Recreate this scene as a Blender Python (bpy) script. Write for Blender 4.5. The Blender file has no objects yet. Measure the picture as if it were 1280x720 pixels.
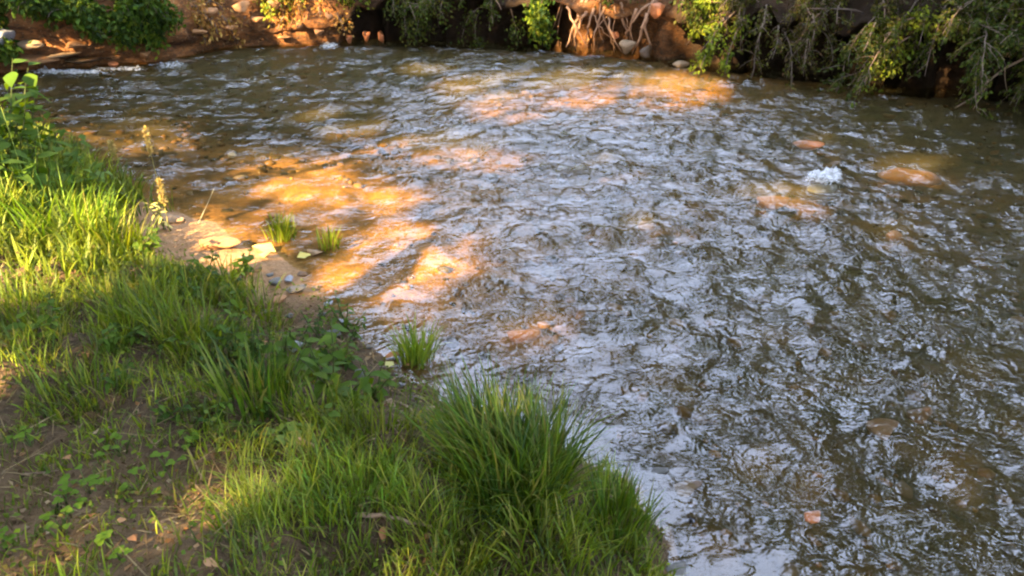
import bpy, bmesh, math, random
import numpy as np
from mathutils import Vector, noise as mnoise

R = math.radians
sc = bpy.context.scene
COL = sc.collection

# ------------------------------------------------------------------ camera
CAM = np.array((0.0, 0.0, 2.3)); PITCH = R(29.0); FPX = 949.0
cam_d = bpy.data.cameras.new('camera'); cam = bpy.data.objects.new('camera', cam_d); COL.objects.link(cam)
cam.location = CAM; cam.rotation_euler = (R(90) - PITCH, 0, 0)
cam_d.sensor_width = 36; cam_d.lens = 36 * FPX / 1280; cam_d.clip_start = 0.05; cam_d.clip_end = 2000
sc.camera = cam
# ------------------------------------------------------------------ sky, sun, exposure
SUN_EL = R(32); SUN_AZ = np.array((-0.58, -0.815)); SUN_AZ = SUN_AZ / np.linalg.norm(SUN_AZ)
SUN = np.array((SUN_AZ[0] * math.cos(SUN_EL), SUN_AZ[1] * math.cos(SUN_EL), math.sin(SUN_EL)))   # towards the sun
w = bpy.data.worlds.new('World'); sc.world = w; w.use_nodes = True
nt = w.node_tree; nt.nodes.clear()
sky = nt.nodes.new('ShaderNodeTexSky'); sky.sky_type = 'NISHITA'; sky.sun_disc = False
sky.sun_elevation = SUN_EL; sky.sun_rotation = math.atan2(SUN[0], SUN[1])
sky.air_density = 1.0; sky.dust_density = 2.5; sky.ozone_density = 1.0
bg = nt.nodes.new('ShaderNodeBackground'); bg.inputs[1].default_value = 0.075
out = nt.nodes.new('ShaderNodeOutputWorld')
tcw = nt.nodes.new('ShaderNodeTexCoord'); cln = nt.nodes.new('ShaderNodeTexNoise'); cln.inputs['Scale'].default_value = 3.2; cln.inputs['Detail'].default_value = 7; cln.inputs['Roughness'].default_value = .58
clr = nt.nodes.new('ShaderNodeValToRGB'); clr.color_ramp.elements[0].position = .24; clr.color_ramp.elements[1].position = .52
clm = nt.nodes.new('ShaderNodeMix'); clm.data_type = 'RGBA'; clm.inputs[7].default_value = (5.6, 6.6, 9.2, 1)     # broken bright cloud all over the sky
nt.links.new(tcw.outputs['Generated'], cln.inputs['Vector']); nt.links.new(cln.outputs['Fac'], clr.inputs[0]); nt.links.new(clr.outputs[0], clm.inputs[0])
nt.links.new(sky.outputs[0], clm.inputs[6]); nt.links.new(clm.outputs[2], bg.inputs[0]); nt.links.new(bg.outputs[0], out.inputs[0])
sl = bpy.data.lights.new('sun', 'SUN'); sl.energy = 5.0; sl.angle = R(0.7); sl.color = (1.0, 0.72, 0.40)
so = bpy.data.objects.new('sun', sl); COL.objects.link(so)
so.rotation_euler = Vector(SUN).to_track_quat('Z', 'Y').to_euler(); so.location = SUN * 40
vs = sc.view_settings; vs.view_transform = 'Standard'; vs.look = 'None'; vs.gamma = 1; vs.use_curve_mapping = False
vs.exposure = 3.78
sc.cycles.filter_width = 2.2; sc.cycles.use_denoising = True
sc.cycles.max_bounces = 6; sc.cycles.transparent_max_bounces = 12; sc.cycles.sample_clamp_indirect = 6

# ------------------------------------------------------------------ helpers
FW = np.array((0, math.cos(PITCH), -math.sin(PITCH))); UP = np.array((0, math.sin(PITCH), math.cos(PITCH)))
def ray(u, v):
    d = FW + np.array((1.0, 0, 0)) * ((u - 640) / FPX) + UP * ((360 - v) / FPX)
    return d / np.linalg.norm(d)
def P(u, v, z=0.0):
    d = ray(u, v); t = (z - CAM[2]) / d[2]; return CAM + d * t
def proj(p):
    q = np.asarray(p, float) - CAM; dz = q @ FW; dz = np.where(dz < .05, .05, dz)
    return 640 + FPX * q[..., 0] / dz, 360 - FPX * (q @ UP) / dz
def sm(x): x = np.clip(x, 0, 1); return x * x * (3 - 2 * x)
def lin(r, g, b):
    f = lambda c: ((c / 255 + .055) / 1.055) ** 2.4 if c > 10 else c / 255 / 12.92
    return (f(r), f(g), f(b))

class Field:                                   # smooth periodic random field
    def __init__(s, seed, L, n, lo, hi, slope=0.0, an=(1, 1), rot=0.0):
        rg = np.random.default_rng(seed); k = np.fft.fftfreq(n, L / n)
        kx, ky = np.meshgrid(k, k); c, q = math.cos(rot), math.sin(rot)
        a, b = (kx * c + ky * q) * an[0], (-kx * q + ky * c) * an[1]
        kk = np.sqrt(a * a + b * b) + 1e-9; wl = 1 / kk
        amp = np.exp(-(lo / wl) ** 2) * np.exp(-(wl / hi) ** 2) * kk ** (-slope); amp[0, 0] = 0
        f = np.fft.ifft2(np.fft.fft2(rg.standard_normal((n, n))) * amp).real
        s.f = f / f.std(); s.L = L; s.n = n
    def __call__(s, x, y):
        a = (np.asarray(x) / s.L * s.n) % s.n; b = (np.asarray(y) / s.L * s.n) % s.n
        i = a.astype(int); j = b.astype(int); a = a - i; b = b - j; i1 = (i + 1) % s.n; j1 = (j + 1) % s.n; i %= s.n; j %= s.n
        f = s.f
        return (f[j, i] * (1 - a) + f[j, i1] * a) * (1 - b) + (f[j1, i] * (1 - a) + f[j1, i1] * a) * b
FB = Field(1, 16, 512, .35, 3, .6); FS = Field(2, 8, 512, .05, .4, .7); FL = Field(3, 24, 256, 1.0, 6, .4)

def mesh_np(name, V, faces, mat, parent=None, col=None, smooth=True, attrs=None):
    me = bpy.data.meshes.new(name); V = np.ascontiguousarray(V, np.float32)
    faces = [np.asarray(f, np.int32) for f in (faces if isinstance(faces, list) else [faces]) if len(f)]
    me.vertices.add(len(V)); me.vertices.foreach_set('co', V.ravel())
    nl = sum(f.size for f in faces); nf = sum(len(f) for f in faces)
    me.loops.add(nl); me.polygons.add(nf)
    me.loops.foreach_set('vertex_index', np.concatenate([f.ravel() for f in faces]))
    tot = np.concatenate([np.full(len(f), f.shape[1], np.int32) for f in faces])
    me.polygons.foreach_set('loop_start', np.concatenate([[0], np.cumsum(tot)[:-1]]).astype(np.int32))
    me.polygons.foreach_set('loop_total', tot)
    me.polygons.foreach_set('use_smooth', np.full(nf, smooth))
    if col is not None:
        a = me.attributes.new('col', 'FLOAT_COLOR', 'POINT')
        a.data.foreach_set('color', np.concatenate([col, np.ones((len(col), 1))], 1).astype(np.float32).ravel())
    for k, x in (attrs or {}).items():
        me.attributes.new(k, 'FLOAT', 'POINT').data.foreach_set('value', np.ascontiguousarray(x, np.float32))
    me.update(calc_edges=True); me.validate()
    if mat: me.materials.append(mat)
    return link(name, me, parent)
def link(name, me, parent=None, loc=None, rot=None, scale=None):
    o = bpy.data.objects.new(name, me); COL.objects.link(o)
    if parent: o.parent = parent
    if loc is not None: o.location = loc
    if rot is not None: o.rotation_euler = rot
    if scale is not None: o.scale = scale
    return o
def tag(o, label=None, cat=None, group=None, kind=None):
    if label: o['label'] = label
    if cat: o['category'] = cat
    if group: o['group'] = group
    if kind: o['kind'] = kind
    return o
def empty(name, loc, label, cat, group=None):
    o = bpy.data.objects.new(name, None); o.empty_display_size = .1; COL.objects.link(o); o.location = loc
    return tag(o, label, cat, group)

class NT:
    def __init__(s, name):
        s.m = bpy.data.materials.new(name); s.m.use_nodes = True; s.t = s.m.node_tree; s.t.nodes.clear()
        s.out = s.t.nodes.new('ShaderNodeOutputMaterial')
    def n(s, kind, ins=None, **kw):
        x = s.t.nodes.new('ShaderNode' + kind)
        for k, v in kw.items(): setattr(x, k, v)
        for k, v in (ins or {}).items():
            if hasattr(v, 'links') or isinstance(v, bpy.types.NodeSocket): s.t.links.new(v, x.inputs[k])
            else: x.inputs[k].default_value = v
        return x
    def noise(s, co, scale, detail=4, rough=.55, dist=0):
        return s.n('TexNoise', {'Vector': co, 'Scale': scale, 'Detail': detail, 'Roughness': rough, 'Distortion': dist}).outputs['Fac']
    def ramp(s, f, pts):
        r = s.n('ValToRGB', {'Fac': f}); e = r.color_ramp.elements
        while len(e) < len(pts): e.new(.5)
        for q, (p, c) in zip(e, pts): q.position = p; q.color = (*c, 1) if len(c) == 3 else c
        return r.outputs[0]
    def mix(s, f, a, b, mode='MIX'):
        x = s.n('Mix', data_type='RGBA', blend_type=mode)
        for k, v in ((0, f), (6, a), (7, b)):
            if isinstance(v, bpy.types.NodeSocket): s.t.links.new(v, x.inputs[k])
            else: x.inputs[k].default_value = (*v, 1) if isinstance(v, tuple) and len(v) == 3 else v
        return x.outputs[2]
    def math(s, op, a, b=0.0, c=None, clamp=False):
        x = s.n('Math', operation=op, use_clamp=clamp)
        for k, v in enumerate((a, b, c)):
            if v is None: continue
            if isinstance(v, bpy.types.NodeSocket): s.t.links.new(v, x.inputs[k])
            else: x.inputs[k].default_value = v
        return x.outputs[0]
    def done(s, sh): s.t.links.new(sh, s.out.inputs[0]); return s.m
def leaf_mat(name, trans=.35, rough=.6, spec=.14, fixed=None):
    t = NT(name)
    c = t.n('Attribute', attribute_name='col').outputs['Color'] if fixed is None else None
    if fixed is not None:
        oi = t.n('ObjectInfo').outputs['Random']; g = t.n('TexCoord').outputs['Object']
        c = t.mix(oi, fixed[0], fixed[1]); c = t.mix(t.math('MULTIPLY', t.noise(g, 40, 3), .5), c, fixed[2])
    p = t.n('BsdfPrincipled', {'Base Color': c, 'Roughness': rough, 'Specular IOR Level': spec})
    tc = t.n('HueSaturation', {'Hue': .485, 'Saturation': 1.1, 'Value': 1.25, 'Color': c}).outputs[0]
    tr = t.n('BsdfTranslucent', {'Color': tc})
    return t.done(t.n('MixShader', {0: trans, 1: p.outputs[0], 2: tr.outputs[0]}).outputs[0])
M = {}
M['leaf'] = leaf_mat('leaf'); M['grass'] = leaf_mat('grass_blade', .38, .5, .22)
M['dry'] = leaf_mat('dry_straw', .15, .8, .1)
M['weed_leaf'] = leaf_mat('weed_leaf', .35, .65, .12, ((.055, .11, .008), (.095, .155, .012), (.035, .06, .008)))
M['dark_weed'] = leaf_mat('dark_weed_leaf', .3, .65, .12, ((.028, .06, .006), (.045, .085, .008), (.018, .035, .005)))
M['pale_weed'] = leaf_mat('pale_weed_leaf', .35, .65, .12, ((.11, .18, .03), (.15, .22, .04), (.07, .12, .02)))
M['clover'] = leaf_mat('clover_leaf', .35, .65, .12, ((.085, .16, .010), (.13, .21, .015), (.06, .10, .01)))
M['dead_leaf'] = leaf_mat('dead_leaf', .12, .8, .15, ((.34, .15, .055), (.42, .24, .11), (.16, .075, .035)))
M['yellow_leaf'] = leaf_mat('yellow_leaf', .25, .6, .2, ((.62, .52, .12), (.55, .5, .16), (.42, .36, .1)))

def rock_mat(name, a, b, c, rough=.75, scale=7, bump=.5):
    t = NT(name); co = t.n('TexCoord').outputs['Object']; oi = t.n('ObjectInfo').outputs['Random']
    k = t.mix(t.noise(co, scale, 6, .62, .4), a, b); k = t.mix(t.ramp(t.noise(co, scale * 2.3, 5, .7), [(.5, (0, 0, 0)), (.72, (1, 1, 1))]), k, c)
    k = t.n('HueSaturation', {'Value': t.math('MULTIPLY_ADD', oi, .4, .8), 'Color': k}).outputs[0]
    bp = t.n('Bump', {'Strength': bump, 'Distance': .02, 'Height': t.noise(co, scale * 4, 8, .7)})
    return t.done(t.n('BsdfPrincipled', {'Base Color': k, 'Roughness': rough, 'Normal': bp.outputs[0]}).outputs[0])
M['rock_orange'] = rock_mat('orange_stone', (.36, .17, .055), (.26, .12, .04), (.13, .07, .03))
M['rock_red'] = rock_mat('red_stone', (.42, .14, .04), (.32, .11, .035), (.17, .07, .03), .45)
M['rock_tan'] = rock_mat('tan_stone', (.32, .21, .11), (.23, .15, .075), (.12, .08, .04))
M['rock_wet'] = rock_mat('wet_orange_stone', (.20, .09, .028), (.13, .06, .02), (.05, .035, .016), .35, 9, .7)
M['rock_grey'] = rock_mat('grey_stone', (.30, .30, .31), (.22, .21, .2), (.12, .12, .11), .5)
M['rock_dark'] = rock_mat('dark_stone', (.11, .10, .085), (.075, .07, .055), (.04, .045, .03), .4)
M['rock_brown'] = rock_mat('brown_stone', (.10, .055, .022), (.07, .04, .016), (.035, .024, .012), .45)
M['bark'] = rock_mat('bark', (.16, .105, .065), (.10, .07, .045), (.055, .04, .03), .9, 9, .8)
M['root'] = rock_mat('root_bark', (.36, .2, .10), (.27, .14, .07), (.14, .08, .045), .85, 9, .7)
M['twig'] = rock_mat('twig_bark', (.27, .18, .10), (.19, .12, .07), (.10, .065, .04), .85, 14, .7)

# ------------------------------------------------------------------ the stream's outline (metres; z = 0 is the water level)
near_px = [(850, 726), (822, 672), (800, 640), (768, 600), (720, 570), (650, 545), (590, 520), (548, 488), (505, 468), (478, 440), (452, 408), (412, 376), (392, 350),
           (372, 330), (345, 318), (318, 300), (285, 284), (240, 268), (205, 258), (165, 246), (128, 226), (92, 200), (45, 165), (0, 140)]
far_px = [(-60, 101), (20, 91), (120, 85), (205, 80), (250, 66), (330, 58), (420, 57), (520, 58), (620, 61), (700, 66), (770, 71), (850, 82), (930, 92), (1010, 101), (1090, 114), (1180, 122), (1290, 128)]
def densify(pts, st=.08, amp=.035, seed=0):
    pts = np.array(pts); o = []
    for a, b in zip(pts[:-1], pts[1:]):
        n = max(1, int(np.linalg.norm(b - a) / st)); o += [a + (b - a) * i / n for i in range(n)]
    o = np.array(o + [pts[-1]]); inside = (np.abs(o[:, 0]) < 9)
    o[:, 0] += amp * FS(o[:, 0] + seed, o[:, 1]) * inside; o[:, 1] += amp * FS(o[:, 0], o[:, 1] + 3 + seed) * inside
    return o
near = [(60, -60), (9, -9), (3.2, -3.2), (1.4, -.4)] + [tuple(P(u, v)[:2]) for u, v in near_px] + [(-7.6, 7.4), (-12, 7.9), (-60, 9)]
far = [(-60, 14), (-12, 10.6), (-8.5, 10.0)] + [tuple(P(u, v)[:2]) for u, v in far_px] + [(9, 8.2), (14, 6), (60, -30)]
NEAR = densify(near, .12, .03); FAR = densify(far, .15, .06, 5)
def simp(pl):                                    # long straight stretches outside the view need no fine steps
    keep = [i for i in range(len(pl)) if abs(pl[i][0]) < 9 or i % 25 == 0 or i == len(pl) - 1]; return pl[keep]
NEAR = simp(NEAR); FAR = simp(FAR)
def segdist(x, y, pl):
    d = np.full(x.shape, 1e9); A = pl[:-1]; B = pl[1:]
    for a, b in zip(A, B):
        ab = b - a; t = np.clip(((x - a[0]) * ab[0] + (y - a[1]) * ab[1]) / (ab @ ab + 1e-12), 0, 1)
        d = np.minimum(d, (x - a[0] - t * ab[0]) ** 2 + (y - a[1] - t * ab[1]) ** 2)
    return np.sqrt(d)
POLY = np.concatenate([NEAR, FAR])
def instream(x, y):
    c = np.zeros(x.shape, bool); A = POLY; B = np.roll(POLY, -1, 0)
    for a, b in zip(A, B):
        if a[1] == b[1]: continue
        c ^= ((a[1] > y) != (b[1] > y)) & (x < (b[0] - a[0]) * (y - a[1]) / (b[1] - a[1]) + a[0])
    return c
def blob(x, y, c, r): return np.exp(-(((x - c[0]) / r[0]) ** 2 + ((y - c[1]) / r[1]) ** 2))
SHELF = P(430, 250); SPIT = P(262, 288)
def terrain(x, y):
    x = np.asarray(x, float); y = np.asarray(y, float)
    dn = segdist(x, y, NEAR); df = segdist(x, y, FAR); wet = instream(x, y)
    nz = .035 * FB(x, y) + .010 * FS(x, y)
    s = np.minimum(dn, df)
    deep = .055 + .30 * sm(dn / 2.6) * sm(df / 1.2 + .25); shelf = np.clip(blob(x, y, SHELF, (2.0, 1.7)) * 1.35, 0, 1)
    deep = deep * (1 - .62 * shelf)
    zw = -deep * sm(s / .45) - .004 + .5 * nz * sm(s / .5)
    spit = blob(x, y, SPIT, (.75, .5)); low = np.clip(blob(x, y, P(330, 330), (1.1, .75)) * 1.2 + blob(x, y, P(430, 425), (.5, .5)) + blob(x, y, P(500, 490), (.35, .35)), 0, 1)
    zn = -.004 + (.10 * sm(dn / .15) + .26 * sm(dn / 1.0) + .30 * sm((dn - .5) / 2.2)) * (1 - .72 * np.clip(spit + low, 0, 1)) + nz * sm(dn / .4) * 1.0 + .4 * sm((dn - 4) / 12)
    zf = -.25 + 1.6 * sm((df - 1.6) / 1.6) + .6 * sm((df - 4) / 15)
    return np.where(wet, np.minimum(zw, -.003), np.where(dn < df, zn, zf)), wet, dn, df
def PT(u, v, dz=0.0):                           # the pixel's ray meets the ground
    d = ray(u, v); t = np.linspace(1.2, 14, 700); p = CAM + d * t[:, None]
    h = terrain(p[:, 0], p[:, 1])[0] + dz; i = np.argmax(p[:, 2] < h); return np.array((p[i, 0], p[i, 1], h[i] - dz))
def on_ground(xy): return terrain(xy[:, 0], xy[:, 1])[0]

# ------------------------------------------------------------------ ground
def axis(a, b, st, lo, hi):
    c = np.arange(a, b + 1e-6, st); g = []; x = b; k = st
    while x < hi: k *= 1.25; x += k; g.append(x)
    l = []; x = a; k = st
    while x > lo: k *= 1.25; x -= k; l.append(x)
    return np.array(l[::-1] + list(c) + g)
def grid(xs, ys):
    X, Y = np.meshgrid(xs, ys); n, m = X.shape; I = np.arange(n * m).reshape(n, m)
    F = np.stack([I[:-1, :-1], I[:-1, 1:], I[1:, 1:], I[1:, :-1]], -1).reshape(-1, 4); return X.ravel(), Y.ravel(), F
X, Y, F = grid(axis(-7.2, 7.4, .04, -400, 400), axis(.4, 12.4, .04, -400, 400))
Z, WET, DN, DF = terrain(X, Y)
big = np.maximum(np.abs(X), np.abs(Y)) > 40
Z = np.where(big & ~WET, Z + 1.0 * FL(X / 10, Y / 10) * sm((np.hypot(X, Y) - 40) / 60), Z)
pu, pv = proj(np.stack([X, Y, Z], 1))
bare = np.clip(np.exp(-((pu - 70) / 190) ** 2 - ((pv - 660) / 95) ** 2) + np.exp(-((pu + 10) / 80) ** 2 - ((pv - 335) / 45) ** 2) + .7 * np.exp(-((pu - 230) / 60) ** 2 - ((pv - 625) / 40) ** 2), 0, 1)
sand = np.where(WET, 1.0, np.clip(1.6 * blob(X, Y, SPIT, (.8, .55)) + 1.2 * blob(X, Y, P(345, 335), (.8, .55)) , 0, 1))
bar = np.clip(1.25 * blob(X, Y, P(400, 250), (1.7, 1.5)) + 1.1 * blob(X, Y, P(490, 340), (.75, .9)) + 1.1 * blob(X, Y, P(735, 100), (2.3, .8)) + .7 * blob(X, Y, P(470, 165), (1.4, .6)) + .5 * blob(X, Y, P(1050, 200), (1.6, 1.0)) + .45 * blob(X, Y, P(650, 400), (.25, .25)), 0, 1) * np.clip(.8 + .3 * FB(X * 1.7, Y * 1.7), .2, 1)  # sandy shelf, plus sun patches painted into the bed as brighter colour
t = NT('ground_soil'); co = t.n('TexCoord').outputs['Object']
aS = t.n('Attribute', attribute_name='sand').outputs['Fac']; aW = t.n('Attribute', attribute_name='wet').outputs['Fac']; aB = t.n('Attribute', attribute_name='bare').outputs['Fac']
n1 = t.noise(co, 3, 6, .6, .3); n2 = t.noise(co, 22, 6, .65); n3 = t.noise(co, 75, 3, .6)
soil = t.mix(t.ramp(n2, [(.35, (0, 0, 0)), (.65, (1, 1, 1))]), (.034, .022, .010), (.095, .06, .027))
soil = t.mix(t.ramp(n3, [(.58, (0, 0, 0)), (.7, (1, 1, 1))]), soil, (.13, .095, .05))
bsoil = t.mix(n2, (.075, .047, .021), (.19, .118, .054))
soil = t.mix(aB, soil, bsoil)
snd = t.mix(t.ramp(n2, [(.3, (0, 0, 0)), (.7, (1, 1, 1))]), (.2, .11, .045), (.34, .19, .085))
snd = t.mix(t.ramp(n3, [(.55, (0, 0, 0)), (.75, (1, 1, 1))]), snd, (.4, .26, .15))
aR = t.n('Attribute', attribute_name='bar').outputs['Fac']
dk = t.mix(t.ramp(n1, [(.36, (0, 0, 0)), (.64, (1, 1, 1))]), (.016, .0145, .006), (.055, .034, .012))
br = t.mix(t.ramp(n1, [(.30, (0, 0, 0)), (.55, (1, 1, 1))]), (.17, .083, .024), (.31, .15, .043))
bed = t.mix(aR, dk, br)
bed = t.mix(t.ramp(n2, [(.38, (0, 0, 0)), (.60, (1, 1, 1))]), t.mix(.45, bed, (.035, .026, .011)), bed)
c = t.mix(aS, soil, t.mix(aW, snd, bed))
bp = t.n('Bump', {'Strength': .8, 'Distance': .03, 'Height': t.math('ADD', n2, t.math('MULTIPLY', n3, .5))})
M['ground'] = t.done(t.n('BsdfPrincipled', {'Base Color': c, 'Roughness': .9, 'Specular IOR Level': .2, 'Normal': bp.outputs[0]}).outputs[0])
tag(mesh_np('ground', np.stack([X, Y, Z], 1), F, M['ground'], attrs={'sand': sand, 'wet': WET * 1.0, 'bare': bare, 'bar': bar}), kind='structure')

# ------------------------------------------------------------------ water
W1 = Field(11, 10, 512, .12, .42, .5, (1.0, .75), .5); W2 = Field(12, 14, 512, .35, 1.3, .8, (1, .8), .3); W3 = Field(13, 10, 512, .055, .13, .2, (1, .7), -.3)
X, Y, F = grid(axis(-7.0, 7.4, .026, -60, 60), axis(1.2, 11.6, .026, -60, 60))
dn = segdist(X, Y, NEAR); df = segdist(X, Y, FAR); wet = instream(X, Y)
s = np.minimum(dn, df); pu, pv = proj(np.stack([X, Y, X * 0], 1))
fine = (X > -7.1) & (X < 7.5) & (Y > 1.1) & (Y < 11.7)
calm = .38 + .62 * sm((pu - 330) / 330 + .25 * FB(X, Y)); calm = np.where(pv < 150, np.maximum(calm, .55), calm) * (1 - .55 * np.exp(-((pu - 1160) / 260) ** 2 - ((pv - 170) / 110) ** 2)) * (1 - .5 * np.exp(-((pu - 740) / 230) ** 2 - ((pv - 95) / 35) ** 2)) * (1 - .3 * np.exp(-((pu - 420) / 160) ** 2 - ((pv - 260) / 110) ** 2))
amp = fine * sm(dn / .75 + .2) * calm * np.where(wet, 1, .2) * np.clip(.85 + .25 * FL(X * 2, Y * 2), .65, 1.3)
H = amp * (.0105 * W1(X, Y) * np.clip(.9 + .4 * FB(X * 1.3 + 7, Y * 1.9), .5, 1.7) + .0155 * W2(X, Y) + .0012 * W3(X, Y))
H = H + .35 * np.abs(H)
foam = np.zeros_like(X)
for u, v, ru, rv, k in [(1030, 222, 26, 9, 1.15), (80, 91, 60, 3, 1.0), (150, 87, 40, 2.5, .9), (215, 83, 24, 4, .8), (412, 58, 14, 5, .9), (520, 62, 14, 3, .6), (555, 60, 14, 3, .5), (600, 63, 12, 3, .5), (345, 62, 60, 4, .35), (620, 430, 14, 7, .35), (290, 190, 8, 3, .6),
                        (1050, 335, 10, 4, .4), (1215, 220, 10, 5, .35), (700, 68, 10, 3, .4), (150, 120, 18, 4, .4), (600, 460, 8, 8, .5)]:
    foam = np.maximum(foam, k * np.exp(-((pu - u) / ru) ** 4 - ((pv - v) / rv) ** 4))
H = H + foam * .02 * (1 + W3(X, Y))
bedz = terrain(X, Y)[0]; depth = np.clip(-bedz, 0, .5)
murk = 1 - np.exp(-1.3 * depth)
keep = (wet | (s < .35)).reshape(-1)[F].any(1); F = F[keep]
used = np.unique(F); re = np.full(len(X), -1); re[used] = np.arange(len(used)); F = re[F]
t = NT('stream_water'); co = t.n('TexCoord').outputs['Object']
mp = t.n('Mapping', {'Vector': co, 'Rotation': (0, 0, .4), 'Scale': (1, 1.35, 1)}).outputs[0]
b1 = t.noise(mp, 8.5, 2, .5, 1.6); b2 = t.noise(mp, 24, 1.5, .45, 1.2)
aA = t.n('Attribute', attribute_name='chop').outputs['Fac']
hgt = t.math('MULTIPLY', t.math('ADD', b1, t.math('MULTIPLY', b2, .22)), aA)
bp = t.n('Bump', {'Strength': 1.0, 'Distance': .033, 'Height': hgt}).outputs[0]
fr0 = t.n('Fresnel', {'IOR': 1.42}).outputs[0]; fr = t.math('MINIMUM', t.math('MULTIPLY_ADD', fr0, .52, .038), .10)
gl = t.n('BsdfGlossy', {'Color': (1, 1, 1, 1), 'Roughness': .03, 'Normal': bp}).outputs[0]
tr = t.n('BsdfTransparent', {'Color': (.90, .86, .68, 1)}).outputs[0]
mk = t.n('BsdfDiffuse', {'Color': (.056, .046, .017, 1)}).outputs[0]
aM = t.n('Attribute', attribute_name='murk').outputs['Fac']
body = t.n('MixShader', {0: aM, 1: tr, 2: mk}).outputs[0]
sh = t.n('MixShader', {0: fr, 1: body, 2: gl}).outputs[0]
aF = t.n('Attribute', attribute_name='foam').outputs['Fac']
fm = t.math('MULTIPLY', t.math('SUBTRACT', t.math('ADD', t.math('MULTIPLY', aF, .5), t.noise(co, 28, 5, .75, .6)), .80), 3.0, clamp=True)
wh = t.n('BsdfDiffuse', {'Color': (.5, .5, .48, 1)}).outputs[0]
M['water'] = t.done(t.n('MixShader', {0: fm, 1: sh, 2: wh}).outputs[0])
tag(mesh_np('water', np.stack([X, Y, H], 1)[used], F, M['water'], attrs={'murk': murk[used], 'foam': foam[used], 'chop': ((.2 + .8 * np.clip(amp / .75, 0, 1.2)) * np.clip(1.0 + .4 * FB(X * 1.3 + 7, Y * 1.9), .5, 1.8))[used]}), kind='structure')

# ------------------------------------------------------------------ far bank: a clay bank with an undercut
def far_profile(u):                             # depth of the undercut and height of its lip, along the bank by column
    cave = np.interp(u, [-400, 250, 420, 450, 690, 720, 820, 880, 1000, 1300, 1800], [.05, .08, .12, .95, .95, .45, .3, .8, .9, .9, .5])
    lip = np.interp(u, [-400, 250, 420, 450, 560, 690, 760, 880, 1300], [.16, .16, .22, .58, .66, .60, .46, .62, .74]); return cave, lip
fl = FAR[(FAR[:, 0] > -12) & (FAR[:, 0] < 14)]
acc = np.concatenate([[0], np.cumsum(np.linalg.norm(np.diff(fl, axis=0), axis=1))]); S = np.arange(0, acc[-1], .05)
px = np.interp(S, acc, fl[:, 0]); py = np.interp(S, acc, fl[:, 1])
k = np.ones(15) / 15; sx = np.convolve(np.pad(px, 7, 'edge'), k, 'valid'); sy = np.convolve(np.pad(py, 7, 'edge'), k, 'valid')
tx, ty = np.gradient(sx), np.gradient(sy); l = np.hypot(tx, ty); nx, ny = -ty / l, tx / l
uu, _ = proj(np.stack([sx, sy, sx * 0], 1)); cave, lip = far_profile(uu); cave = cave * (1 + .25 * FB(S, S * 0)); lip = lip * (1 + .12 * FB(S, S * 0 + 4))
prof = []
for a in range(7): prof.append((cave * (1 - .1 * a / 6) + .04, -.3 + a / 6 * (lip * .75 + .3)))
for a in range(1, 7): q = a / 6; prof.append((cave * (1 - q) * .9 + .05 + .03 * math.sin(q * 3), lip * (.75 + .25 * q) + 0 * S))
for a in range(1, 12): q = a / 11; prof.append((.05 + .42 * q ** 1.3 + 0 * S, lip + (1.05 - lip) * q))
for a in range(1, 9): q = a / 8; prof.append((.47 + 3.0 * q ** 1.4 + 0 * S, 1.05 + .45 * q ** .7 + 0 * S))
D = np.array([p[0] for p in prof]); ZZ = np.array([p[1] + 0 * S for p in prof])
DX = sx + nx * D; DY = sy + ny * D
V = np.stack([DX, DY, ZZ], -1).reshape(-1, 3)
off = np.array([mnoise.fractal(Vector(v * 2.2), .9, 2.1, 5) for v in V]); off2 = np.array([mnoise.cell(Vector((v[0] * 4 + .3 * v[2], v[1] * 4, v[2] * 9))) for v in V])
NN = np.tile(np.stack([nx, ny, nx * 0], -1), (len(prof), 1)); V = V - NN * (off * .085 + off2 * .05)[:, None]; V[:, 2] += off * .035
n, m = D.shape; I = np.arange(n * m).reshape(n, m); F = np.stack([I[:-1, :-1], I[:-1, 1:], I[1:, 1:], I[1:, :-1]], -1).reshape(-1, 4)
t = NT('clay_bank'); co = t.n('TexCoord').outputs['Object']; g = t.n('Mapping', {'Vector': co, 'Scale': (1, 1, 2.4)}).outputs[0]
n1 = t.noise(g, 3.5, 6, .6, .5); n2 = t.noise(g, 16, 6, .7)
c = t.mix(t.ramp(n1, [(.35, (0, 0, 0)), (.62, (1, 1, 1))]), (.07, .03, .011), (.30, .12, .035))
c = t.mix(t.ramp(n2, [(.48, (0, 0, 0)), (.66, (1, 1, 1))]), c, (.07, .045, .025))
c = t.mix(t.ramp(t.noise(co, 26, 3), [(.6, (0, 0, 0)), (.72, (1, 1, 1))]), c, (.36, .21, .09))
c = t.mix(t.n('Attribute', attribute_name='hollow_shade').outputs['Fac'], c, t.mix(n2, (.012, .009, .005), (.045, .026, .012)))  # clay colour darkened to paint in the shade of the hollows
bp = t.n('Bump', {'Strength': 1.0, 'Distance': .05, 'Height': n2})
M['clay'] = t.done(t.n('BsdfPrincipled', {'Base Color': c, 'Roughness': .95, 'Specular IOR Level': .15, 'Normal': bp.outputs[0]}).outputs[0])
hol_shade = np.tile(np.interp(uu, [400, 440, 680, 705, 815, 840, 3000], [0, 1, 1, .25, .25, 1, 1]), len(prof))  # painted shade along the bank: full at the hollows, faint at the roots
tag(mesh_np('far_bank', V, F, M['clay'], attrs={'hollow_shade': np.clip(hol_shade + .25 * off, 0, 1)}), kind='structure')
def bank_point(u, z, dout=.0):                   # a point on the far bank's face, by column and height
    i = int(np.argmin(np.abs(uu - u))); c_, l_ = cave[i], lip[i]
    d = .05 + .42 * max(0, (z - l_) / (1.05 - l_)) ** 1.3 if z > l_ else .05 + c_ * max(0, 1 - (z / l_)) * .6
    if z > 1.05: d = .5
    return np.array((sx[i] + nx[i] * (d - dout), sy[i] + ny[i] * (d - dout), z))
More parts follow.
